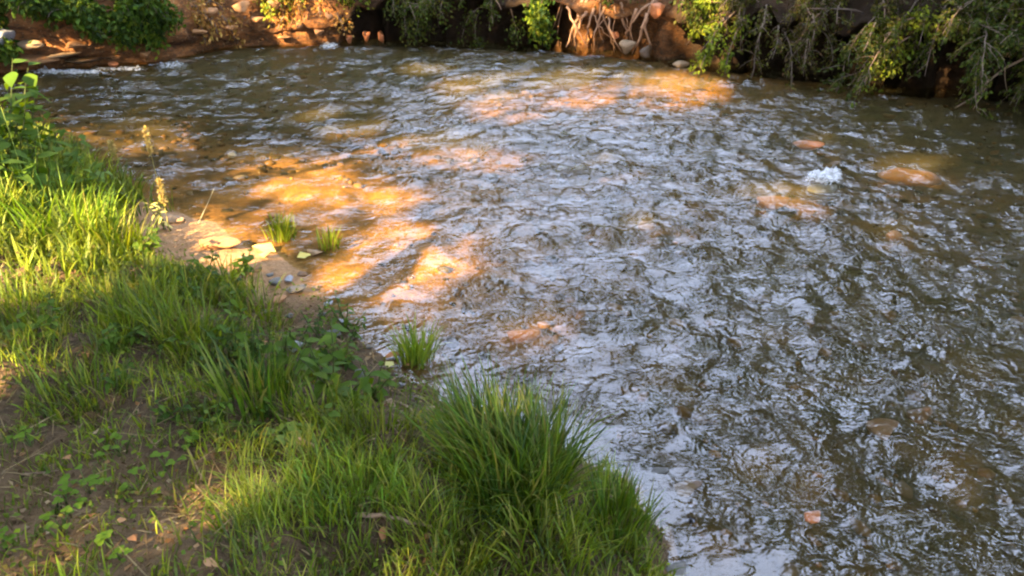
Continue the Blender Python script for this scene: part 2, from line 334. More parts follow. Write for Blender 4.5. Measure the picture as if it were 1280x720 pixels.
def bank_out(u): i = int(np.argmin(np.abs(uu - u))); return -np.array((nx[i], ny[i], 0))

# ------------------------------------------------------------------ builders for leaves, blades, branches, stones
def unit(a): return a / (np.linalg.norm(a, axis=-1, keepdims=True) + 1e-9)
def leaf_cloud(pos, d, L, W, rg, cols, simple=False):          # one folded leaf of four triangles at each point
    n = len(pos); d = unit(d); r = unit(np.cross(d, rg.standard_normal((n, 3)))); nn = np.cross(r, d)
    L = np.broadcast_to(L, n)[:, None]; W = np.broadcast_to(W, n)[:, None]
    if simple:
        v = np.stack([pos, pos + d * L * .45 + r * W * .5, pos + d * L, pos + d * L * .45 - r * W * .5], 1).reshape(-1, 3); return v, np.arange(4 * n).reshape(n, 4), np.repeat(cols, 4, 0)
    v = np.stack([pos, pos + d * L * .42 + r * W * .5 + nn * L * .06, pos + d * L - nn * L * .10, pos + d * L * .42 - r * W * .5 + nn * L * .06, pos + d * L * .5], 1).reshape(-1, 3)
    b = np.arange(n)[:, None, None] * 5; f = (b + np.array([[0, 1, 4], [1, 2, 4], [2, 3, 4], [3, 0, 4]])).reshape(-1, 3)
    return v, f, np.repeat(cols, 5, 0)
def palette(n, rg, cs, jit=.18):
    cs = np.array(cs); a = cs[rg.integers(0, len(cs), n)]; b = cs[rg.integers(0, len(cs), n)]; q = rg.random((n, 1)) ** 1.5
    return np.clip((a * (1 - q) + b * q) * (1 + jit * rg.standard_normal((n, 1))), .005, .9)
def blades(root, L, W, az, th0, th1, rg, cols, seg=4, twist=.5):
    n = len(root); L = np.broadcast_to(L, n); W = np.broadcast_to(W, n); h = np.stack([np.cos(az), np.sin(az), az * 0], 1)
    side = np.stack([-np.sin(az + twist * rg.standard_normal(n)), np.cos(az + twist * rg.standard_normal(n)), .0 * az], 1)
    p = root.copy(); vs_ = []; wv = [.75, 1, .92, .68, .4, .2]
    for i in range(seg):
        q = i / seg; ww = np.interp(q, [0, .25, .5, .75, 1], [.7, 1, .9, .6, .1])
        vs_ += [p - side * (W * ww * .5)[:, None], p + side * (W * ww * .5)[:, None]]
        th = th0 + th1 * (q + .5 / seg) ** 1.4
        p = p + (h * np.sin(th)[:, None] + np.array((0, 0, 1)) * np.cos(th)[:, None]) * (L / seg)[:, None]
    vs_.append(p); K = 2 * seg + 1; v = np.stack(vs_, 1).reshape(-1, 3); b = np.arange(n)[:, None] * K
    fq = np.concatenate([b + np.array([[2 * i, 2 * i + 1, 2 * i + 3, 2 * i + 2]]) for i in range(seg - 1)]); ft = b + np.array([[2 * seg - 2, 2 * seg - 1, 2 * seg]])
    cc = np.repeat(cols, K, 0).reshape(n, K, 3); return v, [fq, ft], cc.reshape(-1, 3)
def tube(pts, r0, r1, sides=6):
    pts = np.asarray(pts, float); n = len(pts); tg = unit(np.gradient(pts, axis=0)); ref = np.array((.31, .17, .93))
    a = unit(np.cross(tg, ref)); b = np.cross(tg, a); ang = np.arange(sides) * 2 * math.pi / sides; rr = np.linspace(r0, r1, n)[:, None, None]
    v = pts[:, None] + rr * (a[:, None] * np.cos(ang)[None, :, None] + b[:, None] * np.sin(ang)[None, :, None]); v = v.reshape(-1, 3)
    i = np.arange(n - 1)[:, None] * sides; j = np.arange(sides)[None]; j2 = (j + 1) % sides
    f = np.stack([i + j, i + j2, i + sides + j2, i + sides + j], -1).reshape(-1, 4)
    cap = np.concatenate([v, pts[:1], pts[-1:]]); k = len(v); jj = np.arange(sides); e = (n - 1) * sides
    t3 = np.concatenate([np.stack([0 * jj + k, (jj + 1) % sides, jj], 1), np.stack([0 * jj + k + 1, e + jj, e + (jj + 1) % sides], 1)])
    return cap, f, t3
class Acc:
    def __init__(s): s.v = []; s.f = {3: [], 4: []}; s.c = []; s.n = 0
    def add(s, v, fs, c=None):
        for f in (fs if isinstance(fs, (list, tuple)) else [fs]):
            if len(f): s.f[f.shape[1]].append(np.asarray(f) + s.n)
        s.v.append(v); s.n += len(v)
        if c is not None: s.c.append(c)
    def build(s, name, mat, parent=None, smooth=True, origin=None):
        V = np.concatenate(s.v); V = V - (np.array(origin) if origin is not None else 0)
        return mesh_np(name, V, [np.concatenate(x) for x in s.f.values() if x], mat, parent, np.concatenate(s.c) if s.c else None, smooth)
def grow(rg, p, d, L, droop, wob, n):
    p = np.array(p, float); d = unit(np.array(d, float)); o = [p.copy()]
    for i in range(n):
        d = unit(d + rg.standard_normal(3) * wob + np.array((0, 0, -droop))); p = p + d * L / n; o.append(p.copy())
    return np.array(o)
def shrub(name, label, stems, leafL, cols, seed, dens=60, twigs=7, group=None, cat='shrub', rad=.012, wet_ok=True, spread=.06, tl=.38):
    """stems: list of (start, direction, length, droop); twigs leave every stem and carry the leaves"""
    rg = np.random.default_rng(seed); base = np.mean([s_[0] for s_ in stems], 0); t_ = empty(name, base, label, cat, group)
    B = Acc(); Lf = Acc()
    for p0, d0, L, dr in stems:
        pl = grow(rg, p0, d0, L, dr, .10, 9); pl[:, 2] = np.maximum(pl[:, 2], .03); a, f, g = tube(pl, rad, rad * .35, 5); B.add(a, [f, g])
        for k in range(twigs):
            q = rg.uniform(.15, 1); i = int(q * 8); st = pl[i] + (pl[i + 1] - pl[i]) * rg.random(); dd = unit(pl[i + 1] - pl[i])
            tw = grow(rg, st, dd + .9 * rg.standard_normal(3), L * tl * rg.uniform(.5, 1), dr * 1.3, .16, 6); tw[:, 2] = np.maximum(tw[:, 2], .02)
            a, f, g = tube(tw, rad * .4, rad * .15, 4); B.add(a, [f, g]); m_ = int(dens * rg.uniform(.6, 1.3))
            ii = rg.uniform(0, 5.99, m_); j = ii.astype(int); pos = tw[j] + (tw[j + 1] - tw[j]) * (ii - j)[:, None] + rg.standard_normal((m_, 3)) * spread
            pos[:, 2] = np.maximum(pos[:, 2], .03); ld = unit(tw[j + 1] - tw[j]) + .8 * rg.standard_normal((m_, 3)) + np.array((0, 0, -.35))
            sz = leafL * rg.uniform(.6, 1.25, m_); tint = rg.uniform(.75, 1.25)
            Lf.add(*leaf_cloud(pos, ld, sz, sz * .55, rg, palette(m_, rg, cols) * tint))
    tag(B.build('branch', M['bark'], t_, origin=base), kind='stuff'); tag(Lf.build('foliage', M['leaf'], t_, smooth=False, origin=base), kind='stuff')
    return t_
def rock_mesh(seed, n=12, rough=.07):             # a broken stone: hull of scattered points, edges worn by noise
    rg = np.random.default_rng(seed * 17); bm = bmesh.new(); o = Vector((seed * 7.3, seed * 3.1, seed))
    for q in range(n):
        d = unit(rg.standard_normal(3)); d = d / (np.abs(d) ** 3.2).sum() ** (1 / 3.2); bm.verts.new(d * .5 * rg.uniform(.8, 1.0))
    bmesh.ops.convex_hull(bm, input=bm.verts[:]); bmesh.ops.delete(bm, geom=[v for v in bm.verts if not v.link_faces], context='VERTS')
    bmesh.ops.subdivide_edges(bm, edges=bm.edges[:], cuts=3, use_grid_fill=True)
    for _ in range(2): bmesh.ops.smooth_vert(bm, verts=bm.verts[:], factor=.4, use_axis_x=True, use_axis_y=True, use_axis_z=True)
    for v in bm.verts: v.co += v.co.normalized() * (rough * mnoise.fractal(v.co * 3.2 + o, 1, 2, 4))
    me = bpy.data.meshes.new('stone'); bm.to_mesh(me); bm.free(); me.polygons.foreach_set('use_smooth', np.full(len(me.polygons), True)); return me
ROCKS = [rock_mesh(i + 1) for i in range(7)]
def rock(name, label, loc, size, mat, k=0, rz=0., group=None, cat='stone', tilt=(0, 0)):
    me = ROCKS[k % 7].copy(); me.materials.clear(); me.materials.append(M[mat])
    return tag(link(name, me, None, loc, (tilt[0], tilt[1], rz), size), label, cat, group)

# ------------------------------------------------------------------ sunlight gaps: where the photograph shows sun on the place
LIT = [(600, 112, 58, 21), (735, 98, 150, 15), (860, 104, 55, 9), (350, 212, 78, 30), (410, 245, 110, 27), (470, 165, 75, 13), (395, 143, 28, 8), (560, 182, 70, 18),
       (490, 296, 75, 20), (480, 345, 85, 32), (545, 325, 48, 14), (655, 402, 30, 22), (1015, 172, 30, 6), (1140, 206, 60, 9), (1095, 178, 40, 5), (965, 238, 62, 9), (1000, 246, 30, 5), (1115, 287, 22, 9), (1150, 507, 32, 9),
       (1018, 637, 18, 12), (530, 86, 36, 8), (810, 280, 22, 14), (930, 190, 24, 8), (745, 200, 26, 8),
       (212, 275, 52, 22), (272, 300, 65, 25), (10, 335, 90, 60), (10, 468, 120, 32), (70, 245, 95, 60), (180, 165, 30, 40), (60, 175, 75, 40), (330, 612, 42, 26), (300, 312, 60, 20),
       (350, 18, 95, 45), (70, 58, 62, 26), (165, 18, 45, 28), (668, 14, 34, 40), (745, 25, 62, 48), (880, 30, 52, 55), (1100, 75, 45, 48), (1010, 40, 22, 30), (1190, 60, 26, 40), (1245, 30, 26, 24), (150, 75, 40, 14), (460, 30, 40, 22), (560, 10, 26, 14), (1150, 30, 20, 16)]
LITA = np.array(LIT, float); GAPR = np.random.default_rng(5)
def in_lit(g):
    u, v = proj(g); r = np.zeros(len(g), bool)
    for i, (a, b, c_, d_) in enumerate(LITA):
        k = ((u - a) / c_) ** 2 + ((v - b) / d_) ** 2 < GAPR.uniform(.35, 1.5, len(r))
        r |= k & (GAPR.random(len(r)) < (.95 if 24 <= i <= 32 else (.8 if i < 39 else .55) if i > 32 else 1.0 if i < 3 else .95))
    return r
def in_gap(pts):                                 # does this leaf stand between the sun and one of those places?
    q = pts - SUN * (pts[:, 2] / SUN[2])[:, None]; yb = np.interp(q[:, 0], sx, sy); over = q[:, 1] > yb; r = ~over & in_lit(q) & instream(q[:, 0], q[:, 1])
    for z in (.06, .2, .35, .5, .65, .8):                 # the near bank at its own height
        q = pts - SUN * ((pts[:, 2] - z) / SUN[2])[:, None]; k = in_lit(q)
        if k.any():
            h, wt, _, _ = terrain(q[k, 0], q[k, 1]); r[k] |= ~wt & (np.abs(h - z) < .13) & (q[k, 1] < 9)
    g = pts - SUN * (pts[:, 2] / SUN[2])[:, None]
    for _ in range(4):                           # the face of the far bank
        tt = (pts[:, 1] - yb - .1) / SUN[1]; g = pts - SUN * tt[:, None]; yb = np.interp(g[:, 0], sx, sy)
    return r | (over & in_lit(g))
def tree(name, label, loc, h, crown_c, crown_r, n, leafL, cols, seed, gaps=False, group=None, trunk_r=.16, lean=(0, 0)):
    rg = np.random.default_rng(seed); t_ = empty(name, loc, label, 'tree', group); loc = np.array(loc, float)
    top = np.array(crown_c) + np.array((0, 0, crown_r[2] * .6)); q = np.linspace(0, 1, 9)[:, None]
    tp = loc * (1 - q) + top * q + rg.standard_normal((9, 3)) * .06 * np.sin(q * 3.1); B = Acc(); a, f, g = tube(tp, trunk_r, trunk_r * .25, 9); B.add(a, [f, g])
    for k in range(9):
        i = rg.integers(3, 8); d = rg.standard_normal(3) * np.array((1, 1, .35)) + np.array((0, 0, .3)); lb = grow(rg, tp[i], d, crown_r[0] * rg.uniform(.6, 1.), -.03, .12, 7)
        a, f, g = tube(lb, trunk_r * .4, trunk_r * .08, 6); B.add(a, [f, g])
    B.build('trunk', M['bark'], t_, origin=loc)
    nc = max(12, n // 90); cd = rg.standard_normal((nc, 3)); cd = unit(cd) * (rg.random((nc, 1)) ** .4); cc = np.array(crown_c) + cd * np.array(crown_r)
    k = rg.integers(0, nc, n); pos = cc[k] + rg.standard_normal((n, 3)) * (np.array(crown_r) * .16 + .18)
    tint = rg.uniform(.7, 1.3, nc)[k][:, None]; sz = leafL * rg.uniform(.6, 1.2, n); col = palette(n, rg, cols) * tint
    dd = rg.standard_normal((n, 3)) + np.array((0, 0, -.4))
    ok = pos[:, 2] > .3
    if gaps: ok &= ~(in_gap(pos) | in_gap(pos + unit(dd) * sz[:, None]))
    A_ = Acc(); A_.add(*leaf_cloud(pos[ok], dd[ok], sz[ok], sz[ok] * .62, rg, col[ok], True))
    tag(A_.build('crown', M['leaf'], t_, smooth=False, origin=loc), kind='stuff'); return t_

G_DARK = [(.022, .038, .004), (.035, .056, .005), (.055, .078, .006)]
G_MID = [(.035, .075, .008), (.06, .11, .010), (.026, .055, .008)]
G_YEL = [(.12, .16, .010), (.18, .21, .014), (.07, .11, .010)]
G_OLIVE = [(.052, .056, .006), (.036, .040, .005), (.082, .074, .010)]
# trees of the near bank, behind the place where one stands: their shade and the gaps between their leaves fall on the stream
ctr = np.array((-.5, 6.0)); perp = np.array((-SUN_AZ[1], SUN_AZ[0]))
for i in range(8):
    o_ = ctr + SUN_AZ * (13.0 + (.9 if i % 2 else -.6)) + perp * ((i - 3.5) * 3.0)
    g_ = float(terrain(np.array([o_[0]]), np.array([o_[1]]))[0][0])
    tree('shade_tree', 'tall broadleaf tree on the near bank shading the stream', (o_[0], o_[1], g_ - .1), 12, (o_[0], o_[1], 9.4), (2.3, 2.3, 7.2), 26000, .19, G_MID, 100 + i, True, 'trees of the near bank', .19)
for x, y, cx, cy, cz, rx, ry, n_, lb in [(-3.8, -3.0, -4.4, 3.4, 6.8, 3.2, 3.6, 22000, 'near bank tree leaning over the grass upstream'), (.8, -3.6, 0.4, 2.5, 7.2, 3.2, 3.4, 20000, 'near bank tree arching over the water edge'),
                                      (5.8, -6.5, 5.6, 2.8, 7.0, 3.4, 3.8, 22000, 'near bank tree arching over the riffle downstream'), (-9.5, 1.5, -8.4, 5.4, 6.4, 2.8, 3.2, 14000, 'near bank tree leaning over the stream upstream of the weeds')]:
    g_ = float(terrain(np.array([x]), np.array([y]))[0][0])
    tree('leaning_tree', lb, (x, y, max(g_, 0) - .1), 8, (cx, cy, cz), (rx, ry, 1.3), n_, .19, G_MID, int(200 + x * 3), True, None, .17)
# trees beyond the far bank, whose dark crowns and the sky between them mirror in the water
for x, y, h, r_, n_, cs, lb in [(-10.5, 13.2, 8, 3.0, 9000, G_MID, 'leafy tree behind the green shrub, beyond the stone ledge'), (-7.4, 14.2, 8.5, 2.6, 9000, G_DARK, 'dark leafy tree behind the stone ledge'), (-4.9, 14.0, 8, 2.3, 9000, G_MID, 'rounded tree set back from the orange clay bank'),
                                (-2.9, 15.6, 7.5, 1.7, 7000, G_DARK, 'slender dark tree set back behind the dark hollow'),
                                (8.4, 11.4, 9.5, 2.5, 13000, G_DARK, 'dark tree leaning over the water by the bare branch'), (10.6, 8.0, 10, 3.0, 15000, G_DARK, 'dark tree standing downstream of the overhanging shrub'),
                                (11.0, 3.6, 10, 3.2, 14000, G_DARK, 'dark tree farthest downstream on the far bank'), (9.4, 15.0, 8, 2.2, 7000, G_OLIVE, 'olive tree behind the large overhanging shrub'), (-12.5, 9.6, 8, 2.6, 8000, G_MID, 'tree closing the stream upstream of the ledge')]:
    cx = x - (.9 if lb.startswith('dark tree') else 0); cy = y - (.6 if lb.startswith('dark tree') else 0)
    tree('bank_tree', lb, (x, y, max(.3, float(terrain(np.array([x]), np.array([y]))[0][0]) - .1)), h, (cx, cy, h * .5 + .4), (r_, r_, h * .47), n_, .27, cs, int(50 + x * 3), True, None, .17)
for i, (x, y, h) in enumerate([(-16, 24, 9), (-9, 29, 10), (15, 24, 11), (21, 16, 10), (-20, 14, 9), (8.5, 27, 8), (2, 34, 7), (-3, 33, 7)]):
    tree('woodland_tree', 'distant woodland tree beyond the far bank', (x, y, 1.4), h, (x, y, h * .55 + 1), (3.4, 3.4, h * .42), 3500, .34, G_MID, 300 + i, False, 'woodland behind the far bank', .2)

# ------------------------------------------------------------------ shrubs and vines of the far bank
def stems(u0, u1, z, n, L, droop, seed, out=.9, up=.3, dout=.0, zj=.2):
    rg = np.random.default_rng(seed); o = []
    for i in range(n):
        u = rg.uniform(u0, u1); p = bank_point(u, z + rg.uniform(-zj, zj), dout); d = bank_out(u) * out + rg.standard_normal(3) * .35 + np.array((0, 0, up)); o.append((p, d, L * rg.uniform(.7, 1.2), droop))
    return o
shrub('leafy_shrub', 'dense dark green shrub hanging over the stone ledge', stems(-60, 215, .86, 26, .66, .12, 1, .8, .2), .095, G_DARK + G_MID, 1, 50, 7)
shrub('leafy_shrub', 'bright green shrub beside the orange clay bank', stems(150, 235, .62, 8, .45, .16, 2, .8, .1), .075, G_MID + G_YEL, 2, 60, 6)
shrub('leafy_shrub', 'yellow leafed shrub above the orange clay lumps', stems(330, 445, .78, 9, .42, .12, 3, .6, .2), .06, G_YEL + [(.3, .2, .03)], 3, 40, 6)
shrub('trailing_vine', 'dark trailing vine hanging before the hollow under the bank', stems(470, 640, .66, 12, .6, .28, 4, .5, .1), .055, G_OLIVE + G_DARK, 4, 26, 5, None, 'vine', .006)
shrub('trailing_vine', 'bright green vine dangling beside the exposed roots', stems(645, 690, .62, 6, .55, .34, 5, .55, .05), .075, G_YEL + G_MID, 5, 34, 5, None, 'vine', .006, tl=.25)
shrub('leafy_shrub', 'vivid yellow green sprays beyond the exposed roots', stems(850, 925, .82, 8, .8, .20, 6, .85, .05), .06, G_YEL, 6, 30, 8, tl=.26, spread=.03)
shrub('twiggy_shrub', 'brown twiggy shrub between the yellow sprays and the large overhanging shrub', stems(905, 1075, .75, 14, .8, .16, 7, .7, .1), .045, G_OLIVE + [(.09, .05, .02)], 7, 16, 10, spread=.02, tl=.35)
shrub('overhanging_shrub', 'large dark green shrub drooping low over the water', stems(1065, 1400, .95, 42, 1.35, .12, 8, 1.0, .25), .05, G_DARK + G_OLIVE, 8, 34, 14, rad=.012, tl=.30, spread=.022)
shrub('overhanging_shrub', 'yellow green spray at the edge of the large dark shrub', stems(1085, 1130, .72, 7, .75, .24, 9, .9, .0), .055, G_YEL + G_OLIVE, 9, 50, 7, tl=.28)
shrub('bank_shrub', 'low shrub on top of the far bank above the hollow', stems(430, 860, 1.25, 26, .7, .02, 10, .2, .8, -.5), .08, G_MID, 10, 40, 7)
shrub('bank_shrub', 'olive brush on top of the bank behind the brown twiggy shrub', stems(860, 1300, 1.4, 30, 1.1, .02, 11, .35, .9, -.4), .08, G_DARK, 11, 50, 8)
shrub('bank_shrub', 'low green brush on top of the bank over the clay lumps', stems(-80, 430, 1.2, 24, .7, .02, 12, .2, .8, -.5), .08, G_MID, 12, 40, 7)

shrub('leafy_shrub', 'shaded dark shrub filling the bank over the dark hollow', stems(425, 650, .95, 16, .75, .12, 13, .7, .1), .05, G_OLIVE + G_DARK, 13, 24, 9, spread=.025, tl=.3)
shrub('leafy_shrub', 'shaded olive shrub on the bank between the roots and the yellow sprays', stems(770, 905, .98, 14, .6, .12, 14, .5, .1), .06, G_OLIVE + G_DARK, 14, 40, 7)
shrub('leafy_shrub', 'dim brown green thicket hanging behind the twiggy shrub', stems(890, 1090, .95, 18, .85, .12, 15, .75, .1), .05, G_OLIVE + [(.06, .035, .014)], 15, 24, 10, spread=.025, tl=.3)
shrub('dry_shrub', 'dry orange leafed brush spilling over the sunlit clay lumps', stems(245, 425, .5, 15, .42, .2, 16, .6, .1), .06, [(.36, .17, .04), (.28, .12, .03), (.2, .13, .02), (.4, .24, .06)], 16, 16, 5, tl=.3)
# bare branch dipping to the water under the large shrub
rg = np.random.default_rng(40)
a_, b_ = P(1196, 132, .0), np.array(bank_point(1300, .95, .5)); bb = empty('dead_branch', a_, 'bare dead branch slanting into the water below the large dark shrub', 'branch')
q = np.linspace(0, 1, 8)[:, None]; pl = a_ * (1 - q) + b_ * q + rg.standard_normal((8, 3)) * .025; A = Acc(); v_, f_, g_ = tube(pl, .009, .022, 6); A.add(v_, [f_, g_]); A.build('stem', M['twig'], bb, origin=a_)
for k in (2, 3, 5):
    tw = grow(rg, pl[k], np.array((-.4, -.5, -.5)) + .4 * rg.standard_normal(3), .35, .05, .12, 5); A = Acc(); v_, f_, g_ = tube(tw, .007, .003, 5); A.add(v_, [f_, g_]); A.build('twig', M['twig'], bb, origin=a_)
# root tangle
rt = empty('root_tangle', bank_point(745, .5), 'tangle of orange lit roots hanging from the undercut clay bank', 'roots'); o_ = np.array(rt.location)
for k in range(22):
    u = rg.uniform(695, 812); p = bank_point(u, rg.uniform(.5, .85), .03); tgt = bank_point(u + rg.uniform(-28, 28), rg.uniform(-.02, .22), rg.uniform(.0, .22))
    q = np.linspace(0, 1, 9)[:, None]; pl = p * (1 - q) + tgt * q + bank_out(u) * (np.sin(q * 3.14) * rg.uniform(.02, .14)) + np.cumsum(rg.standard_normal((9, 3)) * .016, 0)
    r0 = rg.uniform(.008, .032); A = Acc(); v_, f_, g_ = tube(pl, r0, r0 * .35, 6); A.add(v_, [f_, g_]); A.build('root', M['root'], rt, origin=o_)

# ------------------------------------------------------------------ stones
def bank_stone(u, v, size, mat, k, rz, label, name='stone', group=None, dd=.05, tilt=(0, 0)):
    d = ray(u, v); best = bank_point(u, .2, dd); tt = (best[1] - CAM[1]) / d[1]; p = CAM + d * tt
    return rock(name, label, p, size, mat, k, rz, group, tilt=tilt)
bank_stone(45, 72, (.62, .4, .13), 'rock_orange', 0, .2, 'flat orange slab at the foot of the stone ledge', 'ledge_stone', None, .1, (.05, .1))
bank_stone(92, 55, (.5, .35, .11), 'rock_orange', 1, -.2, 'long sunlit slab on top of the stone ledge', 'ledge_stone', None, .05)
bank_stone(78, 68, (.6, .3, .08), 'rock_tan', 2, .1, 'thin tan slab in the middle of the stone ledge', 'ledge_stone', None, .09, (0, -.05))
bank_stone(105, 76, (.55, .3, .10), 'rock_brown', 3, .3, 'brown wet slab touching the water at the ledge', 'ledge_stone', None, .1)
bank_stone(35, 56, (.4, .3, .13), 'rock_tan', 4, .5, 'pale tan block at the back of the stone ledge', 'ledge_stone', None, .02)
bank_stone(3, 46, (.34, .3, .36), 'rock_grey', 5, .4, 'grey upright boulder left by the stone ledge', 'boulder', None, .1)
bank_stone(142, 80, (.16, .14, .10), 'rock_red', 6, .4, 'small reddish stone at the waterline beyond the ledge', 'stone', None, .22)
bank_stone(182, 66, (.22, .15, .16), 'rock_orange', 2, .9, 'orange wedge shaped stone under the dark green shrub', 'stone', None, .15)
bank_stone(222, 76, (.6, .3, .10), 'rock_brown', 1, .0, 'flat brown stone awash beside the clay bank', 'stone', None, .2)
lump_l = ['rounded orange clay lump above the far waterline', ]
for i, (u, v, s_, z_) in enumerate([(262, 12, .3, .24), (300, 8, .34, .26), (322, 22, .3, .2), (342, 5, .26, .26), (375, 32, .22, .16), (398, 40, .24, .16), (288, 34, .3, .14), (250, 38, .3, .14), (412, 20, .16, .2), (355, 46, .3, .1)]):
    bank_stone(u, v, (s_ * .85, s_ * .7, z_ * .75), 'rock_orange', i, i * 1.3, 'rounded orange clay lump in the bank below the yellow leafed shrub', 'clay_lump', 'clay lumps in the far bank', .06)
for i, (u, v) in enumerate([(436, 46), (459, 45), (476, 47)]):
    bank_stone(u, v, (.14, .14, .24), 'rock_red', i + 2, i, 'small red stone in a row before the dark hollow', 'stone', 'red stones before the hollow', .02)
bank_stone(786, 58, (.3, .24, .26), 'rock_tan', 3, .5, 'pale tan stone at the foot of the root tangle', 'stone', None, .2)
bank_stone(806, 64, (.26, .2, .2), 'rock_brown', 1, 1.5, 'brown stone leaning against the pale stone by the roots', 'stone', None, .22)
bank_stone(768, 44, (.14, .12, .13), 'rock_red', 4, .5, 'round red stone lodged among the roots', 'stone', None, .12)
bank_stone(822, 12, (.3, .2, .3), 'rock_red', 5, .8, 'reddish clay block high in the bank beside the roots', 'clay_lump', None, .03)
bank_stone(850, 80, (.3, .22, .13), 'rock_tan', 6, .8, 'tan stone breaking the water below the yellow green sprays', 'stone', None, .25)
bank_stone(1262, 66, (.2, .15, .12), 'rock_orange', 2, .8, 'orange stone glimpsed behind the bare dead branch', 'stone', None, .05)
def bed_stone(u, v, size, mat, k, label, rz=.3, lift=.0, name='stone', group=None):
    mat = {'rock_orange': 'rock_wet', 'rock_tan': 'rock_wet'}.get(mat, mat); p = P(u, v); z = terrain(p[:1], p[1:2])[0][0]; top = lift; zz = max(z, top - size[2] * .5) if lift is not None else z
    return rock(name, label, (p[0], p[1], zz), size, mat, k, rz, group)
bed_stone(1018, 638, (.085, .075, .07), 'rock_red', 0, 'small bright orange stone alone in the dark riffle', .4, .008)
bed_stone(1150, 507, (.16, .12, .10), 'rock_tan', 1, 'pale tan stone half covered by the riffle', .9, .0)
bed_stone(1110, 516, (.24, .16, .12), 'rock_orange', 2, 'wide orange stone under water beside the pale tan stone', .2, -.03)
bed_stone(1015, 173, (.36, .26, .14), 'rock_red', 3, 'flat reddish stone lit by the sun near the foam', .1, -.012)
bed_stone(1138, 206, (.62, .32, .16), 'rock_orange', 4, 'broad orange stone just under water below the dark shrub', .0, -.035)
bed_stone(968, 238, (.4, .25, .14), 'rock_orange', 5, 'sunken orange stone upstream of the white foam', .2, -.04)
bed_stone(1030, 226, (.3, .16, .13), 'rock_grey', 0, 'grey stone with white water breaking over it', .1, .008)
bed_stone(1118, 287, (.15, .11, .12), 'rock_orange', 6, 'small pointed orange stone poking out of mid stream', .6, .012)
bed_stone(652, 402, (.26, .2, .12), 'rock_orange', 1, 'orange stone under the ripples off the small grass tuft', .8, -.03)
bed_stone(860, 606, (.2, .1, .06), 'rock_brown', 2, 'dark brown stone awash off the big sedge tussock', .3, .012)
bed_stone(826, 588, (.09, .06, .05), 'rock_dark', 3, 'black pebble by the waterline right of the big sedge tussock', .3, .014)
bed_stone(808, 275, (.16, .12, .1), 'rock_brown', 4, 'small brown stone sunk in the mirroring water', .3, -.004)
bed_stone(930, 190, (.2, .12, .1), 'rock_orange', 5, 'small orange stone between the foam and the far shade', .3, -.002)
bed_stone(290, 191, (.1, .07, .07), 'rock_grey', 6, 'tiny pale stone breaking the shallow sunny water', .3, .015)
bed_stone(846, 712, (.10, .085, .10), 'rock_dark', 0, 'rounded dark stone where grass meets the water', .5, .06)
def land_stone(u, v, size, mat, k, label, rz=.4, name='stone', sink=.2, group=None):
    p = PT(u, v); return rock(name, label, (p[0], p[1], p[2] + size[2] * (.5 - sink) * .8), size, mat, k, rz, group)
land_stone(366, 436, (.13, .11, .10), 'rock_grey', 1, 'blue grey stone beside the broad leafed weed', .3)
land_stone(350, 378, (.12, .10, .07), 'rock_orange', 2, 'orange stone between the sand spit and the weed', .3)
land_stone(372, 366, (.15, .11, .07), 'rock_dark', 3, 'dark wet stone at the edge of the shallows', .6)
land_stone(345, 355, (.12, .09, .06), 'rock_dark', 5, 'dark flat stone behind the orange stone', 1.1)
land_stone(342, 272, (.10, .08, .05), 'rock_brown', 4, 'brown stone on the tip of the sunlit sand spit', .2)
land_stone(276, 306, (.34, .22, .09), 'rock_orange', 6, 'broad sunlit orange rock on the sand spit', .3)
land_stone(212, 275, (.3, .16, .09), 'rock_tan', 0, 'sunlit tan rock at the root of the sand spit', -.3)
land_stone(390, 318, (.16, .11, .05), 'rock_tan', 1, 'flat tan stone behind the yellow fallen leaf', .2)
land_stone(200, 348, (.06, .05, .05), 'rock_tan', 2, 'small tan stone in the green bank grass', .2)
land_stone(418, 420, (.1, .08, .06), 'rock_dark', 6, 'dark stone under the broad leafed weed', .2)
for i, (u, v) in enumerate([(36, 664), (196, 637), (228, 634), (264, 655), (88, 700), (150, 690), (60, 600), (30, 640), (245, 625), (205, 655)]):
    land_stone(u, v, (.022, .018, .015), 'rock_tan', i, 'pale pebble lying on the bare brown soil', i, 'pebble', .1, 'pebbles on the bare soil')
# gravel on the stream bed
rg = np.random.default_rng(77); n = 6000; gx = rg.uniform(-6.5, 7, n); gy = rg.uniform(1.4, 11, n); gz, wt, gdn, gdf = terrain(gx, gy); ok = wt & (gdf > .1) & (rg.random(n) > .85 * np.clip(1.3 * blob(gx, gy, P(410, 270), (1.6, 1.4)) + blob(gx, gy, P(735, 100), (2.3, .8)), 0, 1)); gx, gy, gz = gx[ok], gy[ok], gz[ok]
ico = bmesh.new(); bmesh.ops.create_icosphere(ico, subdivisions=1, radius=.5); iv = np.array([v.co[:] for v in ico.verts]); fi = np.array([[v.index for v in f.verts] for f in ico.faces]); ico.free()
n = len(gx); sz = .03 + .09 * rg.random(n) ** 2.5; an = rg.uniform(0, 6.28, n); sh3 = np.stack([sz * rg.uniform(.8, 1.4, n), sz * rg.uniform(.7, 1.1, n), sz * .55], 1)
v_ = iv[None] * sh3[:, None] * (1 + .18 * rg.standard_normal((n, len(iv), 1))); ca, sa = np.cos(an)[:, None], np.sin(an)[:, None]
v_ = np.stack([v_[..., 0] * ca - v_[..., 1] * sa + gx[:, None], v_[..., 0] * sa + v_[..., 1] * ca + gy[:, None], v_[..., 2] + (gz + .006)[:, None]], -1)
v_[..., 2] = np.minimum(v_[..., 2], -.012)
cols = palette(n, rg, [(.2, .11, .04), (.11, .07, .03), (.06, .05, .028), (.23, .13, .05), (.13, .10, .07)])
cols = cols * (.45 + .9 * np.clip(1.25 * blob(gx, gy, P(400, 250), (1.7, 1.5)) + blob(gx, gy, P(735, 100), (2.3, .8)), 0, 1))[:, None]  # gravel painted brighter over the same sunlit bed areas
